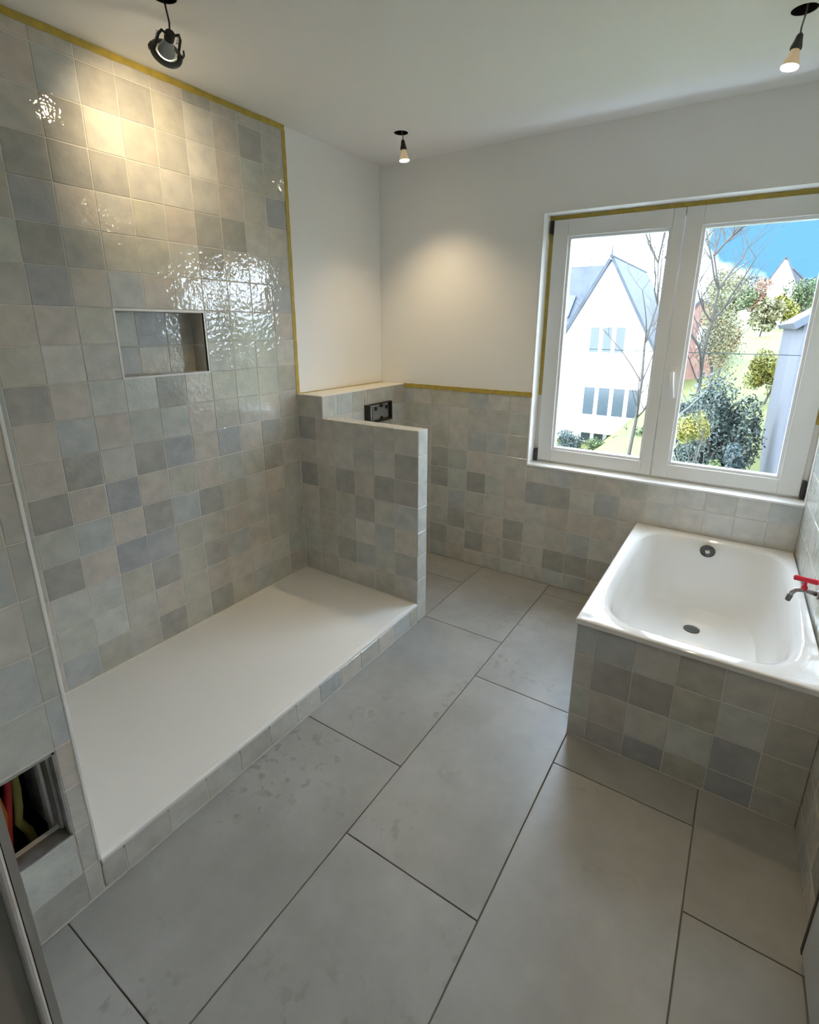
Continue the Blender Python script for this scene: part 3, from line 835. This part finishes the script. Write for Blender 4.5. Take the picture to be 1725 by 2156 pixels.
pipe('red pipe inside the dark access hatch', 'water_pipe', M['pipe_red'], [(0.700, -1.768, 0.12), (0.700, -1.766, 0.24), (0.702, -1.752, 0.33), (0.705, -1.738, 0.42), (0.705, -1.735, 0.78)], 0.009)
pipe('orange bent pipe inside the access hatch', 'water_pipe', M['pipe_orange'], [(0.722, -1.782, 0.12), (0.722, -1.772, 0.30), (0.724, -1.762, 0.36), (0.722, -1.775, 0.50), (0.722, -1.778, 0.78)], 0.007)
pipe('yellow-green hose coiled inside the access hatch', 'drain_hose', M['pipe_green'], [(0.660, -1.70, 0.12), (0.664, -1.712, 0.22), (0.668, -1.728, 0.27), (0.672, -1.722, 0.31), (0.665, -1.715, 0.36), (0.655, -1.71, 0.78)], 0.010)

# ================================================================== LAMPS
def spot(parent, loc, direction, energy, size, blend, color=(1.0, 0.76, 0.45), radius=0.02):
    d = bpy.data.lights.new('bulb_light', 'SPOT')
    d.energy = energy; d.spot_size = math.radians(size); d.spot_blend = blend; d.color = color; d.shadow_soft_size = radius
    o = bpy.data.objects.new('bulb_light', d)
    COL.objects.link(o)
    o.parent = parent
    o.matrix_local = Matrix.Translation(Vector(loc)-Vector(parent.location)) @ Vector(direction).to_track_quat('-Z', 'Y').to_matrix().to_4x4()
    return o

def axis_mtx(base, d):
    q = Vector(d).normalized().to_track_quat('Z', 'Y').to_matrix().to_4x4()
    return Matrix.Translation(base) @ q

def bare_lamp(hole, top, face, energy, label, beam=150):
    """bulb on its cable hanging out of a ceiling hole: cable, socket, reflector bulb"""
    r = empty('hanging_bulb', (hole[0], hole[1], HC))
    top, face = Vector(top), Vector(face)
    d = (face-top).normalized(); L = (face-top).length
    local(B().lathe([(HR-0.0006, 0.0005), (HR-0.001, 0.09)], Matrix.Translation((hole[0], hole[1], HC+0.0005)), 32, (False, True)).build('hole_shade_cup', M['void']), r)  # near-black cup painting the shade inside the ceiling hole
    local(B().tube([(hole[0]+0.006, hole[1], HC+0.08), (hole[0]+0.006, hole[1], HC-0.005), tuple(top+Vector((0, 0, 0.02))), tuple(top)], 0.0026, 8).build('cable', M['cable'], smooth=True), r)
    m = axis_mtx(top, d)
    local(B().lathe([(0.004, -0.006), (0.009, 0.0), (0.012, L*0.18), (0.0165, L*0.36), (0.0165, L*0.42), (0.013, L*0.45)], m, 20).build('socket', M['black'], smooth=False), r)
    local(B().lathe([(0.012, L*0.44), (0.0135, L*0.52), (0.019, L*0.72), (0.0245, L*0.92), (0.025, L*0.97)], m, 24, (True, False)).build('bulb', M['bulb'], smooth=True), r)
    local(B().lathe([(0.025, L*0.965), (0.0245, L*1.0), (0.015, L*1.02), (0.004, L*1.025)], m, 24, (False, True)).build('bulb_lens', M['glow'], smooth=True), r)
    spot(r, face + d*0.012, d, energy, beam, 1.0)
    return tag(r, label, 'lamp', 'bulbs hanging from the ceiling')
bare_lamp(LAMPS[1], (0.440, 0.408, 2.425), (0.447, 0.412, 2.335), 8.5, 'small bare bulb hanging from the ceiling near the far left corner', 112)
bare_lamp(LAMPS[2], (2.068, 0.205, 2.398), (2.055, 0.198, 2.312), 4.6, 'bare bulb on a grey cable hanging above the bathtub')
bare_lamp(LAMPS[3], (2.068, -0.882, 2.400), (2.060, -0.880, 2.314), 8.0, 'bare bulb hanging above the floor in front of the bath')

# loose downlight fitting over the shower
l1 = empty('downlight', (LAMPS[0][0], LAMPS[0][1], HC))
ctr = Vector((0.415, -0.865, 2.338))             # centre of the bezel
ax = Vector((-0.415, 0.15, -0.19)).normalized()   # the way it shines
local(B().lathe([(HR-0.0006, 0.0005), (HR-0.001, 0.09)], Matrix.Translation((LAMPS[0][0], LAMPS[0][1], HC+0.0005)), 32, (False, True)).build('hole_shade_cup', M['void']), l1)  # same near-black cup, the hole's shade put into its colour
back = ctr - ax*0.066
local(B().tube([(LAMPS[0][0], LAMPS[0][1], HC+0.08), (LAMPS[0][0], LAMPS[0][1], HC-0.01), tuple(back+Vector((0.004, 0, 0.03))), tuple(back)], 0.0028, 8).build('cable', M['black'], smooth=True), l1)
m = axis_mtx(ctr, ax)
local(B().lathe([(0.031, -0.004), (0.031, 0.006), (0.036, 0.009), (0.046, 0.004), (0.047, -0.002), (0.040, -0.005), (0.031, -0.004)], m, 36, (False, False)).build('bezel', M['gun'], smooth=True), l1)
local(B().lathe([(0.010, -0.066), (0.0125, -0.052), (0.0135, -0.044), (0.022, -0.020), (0.0255, -0.004)], m, 28, (True, False)).build('bulb', M['bulbgrey'], smooth=True), l1)
local(B().lathe([(0.0255, -0.004), (0.024, 0.0), (0.010, 0.002)], m, 28, (False, True)).build('bulb_lens', M['glow'], smooth=True), l1)
local(B().lathe([(0.013, -0.074), (0.0145, -0.070), (0.0145, -0.052), (0.013, -0.050)], m, 20).build('socket', M['black']), l1)
for sgn in (-1, 1):
    arm = [m @ Vector((sgn*0.034, 0, 0.0)), m @ Vector((sgn*0.033, 0, -0.03)), m @ Vector((sgn*0.031, 0, -0.06)), m @ Vector((sgn*0.024, 0.0, -0.075)), m @ Vector((sgn*0.012, 0.0, -0.068))]
    local(B().tube(arm, 0.0042, 8).build('bracket', M['black'], smooth=True), l1)
    coil = [m @ Vector((sgn*0.030+0.0045*math.cos(k*1.1), 0.0045*math.sin(k*1.1)+0.012, -0.030-0.0018*k)) for k in range(18)]
    local(B().tube(coil, 0.0011, 5).build('spring', M['chrome'], smooth=True), l1)
    ear = [m @ Vector((sgn*0.046, 0, 0.0)), m @ Vector((sgn*0.050, 0, -0.012)), m @ Vector((sgn*0.046, 0, -0.026))]
    local(B().tube(ear, [0.005, 0.004, 0.003], 8).build('clip', M['gun'], smooth=True), l1)
spot(l1, ctr + ax*0.012, ax, 6.5, 96, 1.0)
tag(l1, 'dark metal downlight fitting dangling by its cable over the shower', 'lamp')

# ================================================================== OUTSIDE
def smooth01(a, b, x):
    t = max(0, min(1, (x-a)/(b-a))); return t*t*(3-2*t)
def ground_z(x, y):
    right = smooth01(-4.0, -0.5, x)
    d = y + 2.0
    zr = -2.7 + 0.17*max(0, min(d, 40)-19) + 0.075*max(0, d-40)
    zl = -4.5 + 0.10*max(0, d-42)
    return zl*(1-right) + zr*right
tr = B(); nx, ny = 44, 60
xs_ = [-60+i*(120/(nx-1)) for i in range(nx)]; ys_ = [2.5 + 120*(j/(ny-1))**1.4 for j in range(ny)]
for y in ys_:
    for x in xs_: tr.v.append((x, y, ground_z(x, y)+0.12*math.sin(x*0.9)*math.cos(y*0.7)))
for j in range(ny-1):
    for i in range(nx-1):
        a = j*nx+i; tr.f.append((a, a+1, a+nx+1, a+nx))
struct(tr.build('ground', M['grass'], smooth=True), 'gardens and grassy hillside beyond the window')

# ---- white gabled house
hs = empty('gabled_house', (-4.5, 26, -4.6))
def hpart(b, name, m, parent=hs, smooth=False):
    o = b.build(name, m, smooth=smooth)
    return local(o, parent)
gy, gd, ga, gh, ez = 26.0, 9.0, 4.72, 2.65, 0.0
cxh = -4.5
hpart(B().prism([(cxh-gh, gy, -4.8), (cxh+gh, gy, -4.8), (cxh+gh, gy, ez), (cxh, gy, ga), (cxh-gh, gy, ez)],
                [(cxh-gh, gy+gd, -4.8), (cxh+gh, gy+gd, -4.8), (cxh+gh, gy+gd, ez), (cxh, gy+gd, ga), (cxh-gh, gy+gd, ez)]), 'gable_walls', M['render_white'])
def slope(p0, p1, p2, p3, th, name, parent, m):
    n = (Vector(p1)-Vector(p0)).cross(Vector(p3)-Vector(p0)).normalized()
    if n.z < 0: n = -n
    q = [Vector(p) for p in (p0, p1, p2, p3)]
    return hpart(B().prism([tuple(p) for p in q], [tuple(p+n*th) for p in q]), name, m, parent)
for sg in (-1, 1):
    ex = cxh+sg*(gh+0.30); eze = ez-0.30*(ga-ez)/gh
    slope((ex, gy-0.28, eze), (cxh, gy-0.28, ga), (cxh, gy+gd, ga), (ex, gy+gd, eze), 0.14, 'roof_slope', hs, M['slate'])
hpart(B().tube([(cxh, gy-0.3, ga+0.14), (cxh, gy+gd, ga+0.14)], 0.1, 8).tube([(cxh, gy-0.25, ga+0.1), (cxh, gy-0.25, ga+0.75)], [0.06, 0.015], 6), 'ridge_cap', M['slate'])
def house_window(parent, x0, x1, y, z0, z1, n, face=-1):
    fr = hpart(B().box(x0-0.08, x1+0.08, y-0.05, y+0.02, z0-0.08, z1+0.08), 'window', M['render_white'], parent)
    w = (x1-x0)/n
    for k in range(n):
        a = x0+k*w+0.10; c = x0+(k+1)*w-0.10
        pn = B().box(a, c, y-0.065, y-0.045, z0+0.03, z1-0.03).build('pane', M['wing'])
        pn.parent = fr; 
    return fr
house_window(hs, -5.30, -3.40, gy, 0.25, 1.55, 3)
hpart(B().box(-5.5, -3.2, gy-0.2, gy, 0.06, 0.15), 'window_ledge', M['render_white'])
house_window(hs, -5.35, -2.35, gy, -3.0, -1.5, 4)
hpart(B().box(-7.4, -1.7, gy-1.3, gy, -3.72, -3.55), 'balcony_slab', M['render_white'])
hpart(B().box(-7.4, -1.7, gy-1.32, gy-1.25, -3.55, -3.30), 'balcony_rail', mat('grey_rail', (0.4, 0.42, 0.42), 0.6))
house_window(hs, -5.3, -2.6, gy, -4.45, -3.95, 4)
# wing to the left behind the gable
hpart(B().prism([(-18, 29.2, -4.8), (-18, 37, -4.8), (-18, 37, 1.3), (-18, 33.1, 5.15), (-18, 29.2, 1.3)], [(-5, 29.2, -4.8), (-5, 37, -4.8), (-5, 37, 1.3), (-5, 33.1, 5.15), (-5, 29.2, 1.3)]), 'wing_walls', M['render_white'])
slope((-18.3, 28.8, 0.9), (-5, 28.8, 0.9), (-5, 33.1, 5.15), (-18.3, 33.1, 5.15), 0.12, 'wing_roof', hs, M['slate'])
slope((-18.3, 37.4, 0.9), (-5, 37.4, 0.9), (-5, 33.1, 5.15), (-18.3, 33.1, 5.15), 0.12, 'wing_roof', hs, M['slate'])
sk = hpart(B().prism([(-8.6, 29.75, 2.05), (-7.6, 29.75, 2.05), (-7.6, 31.0, 3.3), (-8.6, 31.0, 3.3)], [(-8.6, 29.7, 2.13), (-7.6, 29.7, 2.13), (-7.6, 30.95, 3.38), (-8.6, 30.95, 3.38)]), 'skylight', M['wing'])
ch = hpart(B().box(-8.25, -7.55, 33.0, 33.6, 4.6, 5.55), 'chimney', M['render_white'])
cp = B().box(-8.35, -7.45, 32.9, 33.7, 5.55, 5.70).build('chimney_cap', M['gun']); cp.parent = ch; 
tag(hs, 'large white rendered house with steep slate gable across the garden', 'house')

# ---- neighbouring grey house at the right
nb = empty('grey_house', (6.0, 13, -3))
n0, n1, nyf, nyb = 2.80, 9.7, 10.2, 20.0
hpart(B().prism([(n0, nyf, -3.2), (n1, nyf, -3.2), (n1, nyf, 1.6), ((n0+n1)/2, nyf, 4.0), (n0, nyf, 1.6)], [(n0, nyb, -3.2), (n1, nyb, -3.2), (n1, nyb, 1.6), ((n0+n1)/2, nyb, 4.0), (n0, nyb, 1.6)]), 'wall', M['render_grey'], nb)
slope((n0-0.12, nyf-0.15, 1.51), ((n0+n1)/2, nyf-0.3, 4.0), ((n0+n1)/2, nyb, 4.0), (n0-0.12, nyb, 1.51), 0.13, 'roof_slope', nb, M['slate'])
slope((n1+0.3, nyf-0.3, 1.39), ((n0+n1)/2, nyf-0.3, 4.0), ((n0+n1)/2, nyb, 4.0), (n1+0.3, nyb, 1.39), 0.13, 'roof_slope', nb, M['slate'])
house_window(nb, 3.1, 3.7, nyf, 0.2, 1.15, 1)
house_window(nb, 5.0, 6.6, nyf, -0.1, 1.15, 2)
tag(nb, 'grey rendered neighbouring house at the right edge of the window', 'house')

# ---- red-brick house glimpsed between trees
rb = empty('brick_house', (-0.5, 29, -1.2))
hpart(B().prism([(-1.35, 29, -3), (0.35, 29, -3), (0.35, 29, 2.0), (-0.5, 29, 2.9), (-1.35, 29, 2.0)], [(-1.35, 34, -3), (0.35, 34, -3), (0.35, 34, 2.0), (-0.5, 34, 2.9), (-1.35, 34, 2.0)]), 'wall', M['brickred'], rb)
slope((0.5, 28.9, 1.84), (-0.5, 28.9, 2.9), (-0.5, 34, 2.9), (0.5, 34, 1.84), 0.12, 'roof_slope', rb, M['slate'])
slope((-1.5, 28.9, 1.84), (-0.5, 28.9, 2.9), (-0.5, 34, 2.9), (-1.5, 34, 1.84), 0.12, 'roof_slope', rb, M['slate'])
house_window(rb, -0.45, 0.1, 29, 0.6, 1.5, 1)
tag(rb, 'red brick house glimpsed beside the window handle', 'house')

# ---- small houses up the hill
def hill_house(label, x, y, w, h, rh, d, m):
    z = ground_z(x, y)-0.3
    r = empty('hill_house', (x, y, z))
    a, b2 = x-w/2, x+w/2
    hpart(B().prism([(a, y, z), (b2, y, z), (b2, y, z+h), (x, y, z+h+rh), (a, y, z+h)], [(a, y+d, z), (b2, y+d, z), (b2, y+d, z+h), (x, y+d, z+h+rh), (a, y+d, z+h)]), 'wall', m, r)
    k = rh/(w/2)
    for sg in (-1, 1):
        slope((x+sg*(w/2+0.3), y-0.3, z+h-0.3*k), (x, y-0.3, z+h+rh), (x, y+d, z+h+rh), (x+sg*(w/2+0.3), y+d, z+h-0.3*k), 0.15, 'roof_slope', r, M['slate'])
    house_window(r, x-0.5, x+0.5, y, z+h*0.45, z+h*0.8, 2)
    return tag(r, label, 'house', 'houses on the hill')
hill_house('small white house with pointed gable high on the hill', 3.3, 66, 3.2, 2.6, 3.2, 7, M['render_white'])
hill_house('distant pale house on the hill behind the tall tree', -2.5, 76, 6, 3.0, 2.2, 8, M['render_white'])
hill_house('distant grey house low on the hill ridge', 4.6, 88, 5, 2.6, 2.4, 8, M['render_grey'])

# ---- trees and shrubs
def grow(b, p, d, length, r, level, rnd, spread=0.6, up=0.25, kids=3, tips=None):
    n = 4 if level > 1 else 3
    pts, rs = [p], [r]
    cur = p; dd = d
    for k in range(n):
        dd = (dd + Vector((rnd.gauss(0, 0.12), rnd.gauss(0, 0.12), rnd.gauss(0, 0.06)+up*0.15))).normalized()
        cur = cur + dd*(length/n); pts.append(cur); rs.append(r*(1-0.55*(k+1)/n))
    b.tube(pts, rs, 5 if level > 1 else 3, cap=False)
    if tips is not None: tips.append(cur)
    if level == 0: return
    for k in range(kids + (1 if level > 2 else 0)):
        i = rnd.randint(1, n)
        v = Vector((rnd.gauss(0, 1), rnd.gauss(0, 1), rnd.gauss(0, 0.5))).normalized()
        nd = (dd*(1-spread) + v*spread + Vector((0, 0, up))).normalized()
        grow(b, pts[i], nd, length*rnd.uniform(0.5, 0.75), rs[i]*0.62, level-1, rnd, spread, up, kids, tips)

def leaves(b, centre, radii, n, size, rnd, clumps=14, shell=0.55):
    cs = []
    for _ in range(clumps):
        v = Vector((rnd.gauss(0, 1), rnd.gauss(0, 1), rnd.gauss(0, 1))).normalized()*rnd.uniform(0.2, 0.78)
        cs.append((Vector((centre[0]+v.x*radii[0], centre[1]+v.y*radii[1], centre[2]+v.z*radii[2])), rnd.uniform(0.28, 0.5)))
    for _ in range(n):
        c, s = rnd.choice(cs)
        v = Vector((rnd.gauss(0, 1), rnd.gauss(0, 1), rnd.gauss(0, 1))).normalized()*rnd.uniform(shell, 1.0)
        p = c + Vector((v.x*radii[0], v.y*radii[1], v.z*radii[2]))*s
        nrm = (v + Vector((rnd.gauss(0, .6), rnd.gauss(0, .6), rnd.gauss(0, .6)))).normalized()
        u = nrm.orthogonal().normalized(); w = nrm.cross(u)
        an = rnd.uniform(0, 6.28); u, w = u*math.cos(an)+w*math.sin(an), w*math.cos(an)-u*math.sin(an)
        l = size*rnd.uniform(0.6, 1.3); i = len(b.v)
        b.v += [tuple(p-u*l), tuple(p+w*l*0.45), tuple(p+u*l), tuple(p-w*l*0.45)]
        b.f.append((i, i+1, i+2, i+3))

def bare_tree(label, x, y, h, r, seed, m, lean=(0, 0), kids=3, levels=4, spread=0.55, z=None):
    rnd = random.Random(seed)
    z = ground_z(x, y)-0.2 if z is None else z
    e_ = empty('bare_tree', (x, y, z))
    tk = B(); p = Vector((x, y, z)); d = Vector((lean[0], lean[1], 1)).normalized()
    tops = [p + d*(h*k/6) + Vector((rnd.gauss(0, .05), rnd.gauss(0, .05), 0))*k*0.4 for k in range(7)]
    tk.tube(tops, [r*(1-0.12*k) for k in range(7)], 7)
    local(tk.build('trunk', m, smooth=True), e_)
    br = B()
    for k in range(2, 7):
        for _ in range(2 if k < 6 else 4):
            v = Vector((rnd.gauss(0, 1), rnd.gauss(0, 1), 0)).normalized()
            grow(br, tops[k], (d*0.6+v*0.7+Vector((0, 0, 0.3))).normalized(), h*rnd.uniform(0.22, 0.36), r*0.42, levels-1, rnd, spread, 0.3, kids)
    local(br.build('branches', m), e_)
    return tag(e_, label, 'tree')

def leafy(label, name, centre, radii, n, size, m, seed, cat='shrub', trunk=True, clumps=14):
    rnd = random.Random(seed)
    gz = ground_z(centre[0], centre[1])-0.1
    e_ = empty(name, (centre[0], centre[1], gz))
    lb = B(); leaves(lb, centre, radii, n, size, rnd, clumps)
    local(lb.build('foliage', m), e_)
    if trunk:
        tk = B(); tips = []
        grow(tk, Vector((centre[0], centre[1], gz)), Vector((0, 0, 1)), max(0.4, centre[2]-gz), 0.02+0.022*max(radii), 2, rnd, 0.5, 0.4, 3, tips)
        local(tk.build('stems', M['bark']), e_)
    return tag(e_, label, cat)

leafy('broad dark evergreen tree filling the right sash', 'evergreen_tree', (1.62, 13.0, -1.1), (1.12, 0.9, 1.95), 20000, 0.050, M['evergreen'], 3, 'tree', clumps=30)
leafy('dark evergreen shrub left of the big evergreen', 'evergreen_shrub', (0.75, 14.5, -1.1), (0.75, 0.7, 1.0), 6000, 0.048, M['evergreen'], 5)
leafy('low dark evergreen shrub against the grey house', 'evergreen_shrub', (2.12, 11.2, -1.7), (0.34, 0.4, 0.9), 4500, 0.045, M['bluegreen'], 6)
leafy('bright yellow-green bush low in the right sash', 'flowering_bush', (1.26, 9.4, -0.45), (0.42, 0.45, 0.55), 4000, 0.03, M['yellowgreen'], 8)
leafy('small blue-green shrub at the foot of the right sash', 'garden_shrub', (1.30, 8.3, -1.15), (0.3, 0.34, 0.3), 900, 0.05, M['bluegreen'], 9)
leafy('mid-green shrub between yellow bush and evergreen', 'garden_shrub', (1.80, 9.9, -1.5), (0.3, 0.35, 0.4), 900, 0.05, M['midgreen'], 10)
leafy('tall pale spring tree behind the evergreen', 'tall_spring_tree', (0.75, 23.0, 1.4), (1.15, 1.1, 2.7), 6000, 0.055, M['palegreen'], 11, 'tree', clumps=34)
leafy('russet tree beside the brick house', 'russet_tree', (0.85, 26.5, 0.9), (0.9, 0.9, 1.2), 2500, 0.065, M['redleaf'], 12, 'tree')
leafy('yellow-green hedge tree on the slope by the grey house', 'hedge_tree', (2.75, 24.0, -0.2), (0.9, 1.0, 1.2), 4200, 0.065, M['yellowgreen'], 13, 'tree')
for k, (x, y, zc, rx, rz, mm, lab) in enumerate([(-4.9, 22.5, -3.9, 0.9, 0.7, 'bluegreen', 'blue-green shrub in front of the white house, leftmost'),
        (-3.3, 22.0, -3.9, 0.8, 0.65, 'midgreen', 'green shrub below the balcony of the white house'),
        (-2.0, 21.5, -3.4, 0.8, 0.8, 'bluegreen', 'grey-green shrub right of the white house balcony'),
        (-1.0, 20.0, -2.7, 0.6, 0.7, 'midgreen', 'green shrub behind the middle of the window'),
        (-2.5, 18.0, -4.0, 0.8, 0.7, 'palegreen', 'pale shrub low in the left sash')]):
    leafy(lab, 'garden_shrub', (x, y, zc), (rx, 0.7, rz), 2400, 0.055, M[mm], 30+k)
for k, (x, y, r, mm, lab) in enumerate([(-0.6, 52, 2.2, 'palegreen', 'pale round tree on the hillside'), (4.6, 50, 2.0, 'midgreen', 'green round tree on the hillside by the pointed gable'),
        (1.6, 58, 1.7, 'redleaf', 'brownish round tree on the hillside'), (-5.0, 60, 2.6, 'midgreen', 'green tree on the hill behind the white house'), (2.2, 40, 1.2, 'palegreen', 'pale small tree at the foot of the hill'), (0.2, 44, 1.6, 'midgreen', 'green tree right behind the tall pale tree'), (3.4, 46, 1.3, 'yellowgreen', 'yellowish tree below the pointed gable'), (-0.5, 67, 2.0, 'bluegreen', 'bluish tree high on the hill'), (-1.6, 48, 1.7, 'bluegreen', 'bluish tree behind the brick house')]):
    leafy(lab, 'hillside_tree', (x, y, ground_z(x, y)+r*1.2), (r, r, r), 2000, 0.14, M[mm], 50+k, 'tree')
bare_tree('slim bare tree in front of the white house', -0.45, 13.0, 6.0, 0.055, 21, M['bark'], (0.03, 0), levels=4)
bare_tree('bare spreading tree against the blue sky', 0.55, 19.0, 6.4, 0.09, 22, M['bark'], (0.02, 0), levels=4, kids=4)
bare_tree('bare tree behind the slate gable', -2.6, 44.0, 11.5, 0.12, 23, M['bark'], levels=4, kids=3)
bare_tree('pale bare sapling in the right sash', 1.0, 7.2, 2.9, 0.014, 24, M['barkpale'], (0.10, 0), levels=3, kids=2)
# cable across the gardens
tag(B().tube([(-14+0.6*k, 9.4, 1.065+0.0004*(k-27)**2) for k in range(0, 40)], 0.007, 6).build('overhead_cable', mat('dark_cable', (0.01, 0.02, 0.022), 0.8, spec=0.1)), 'thin cable crossing the view outside the window', 'cable')
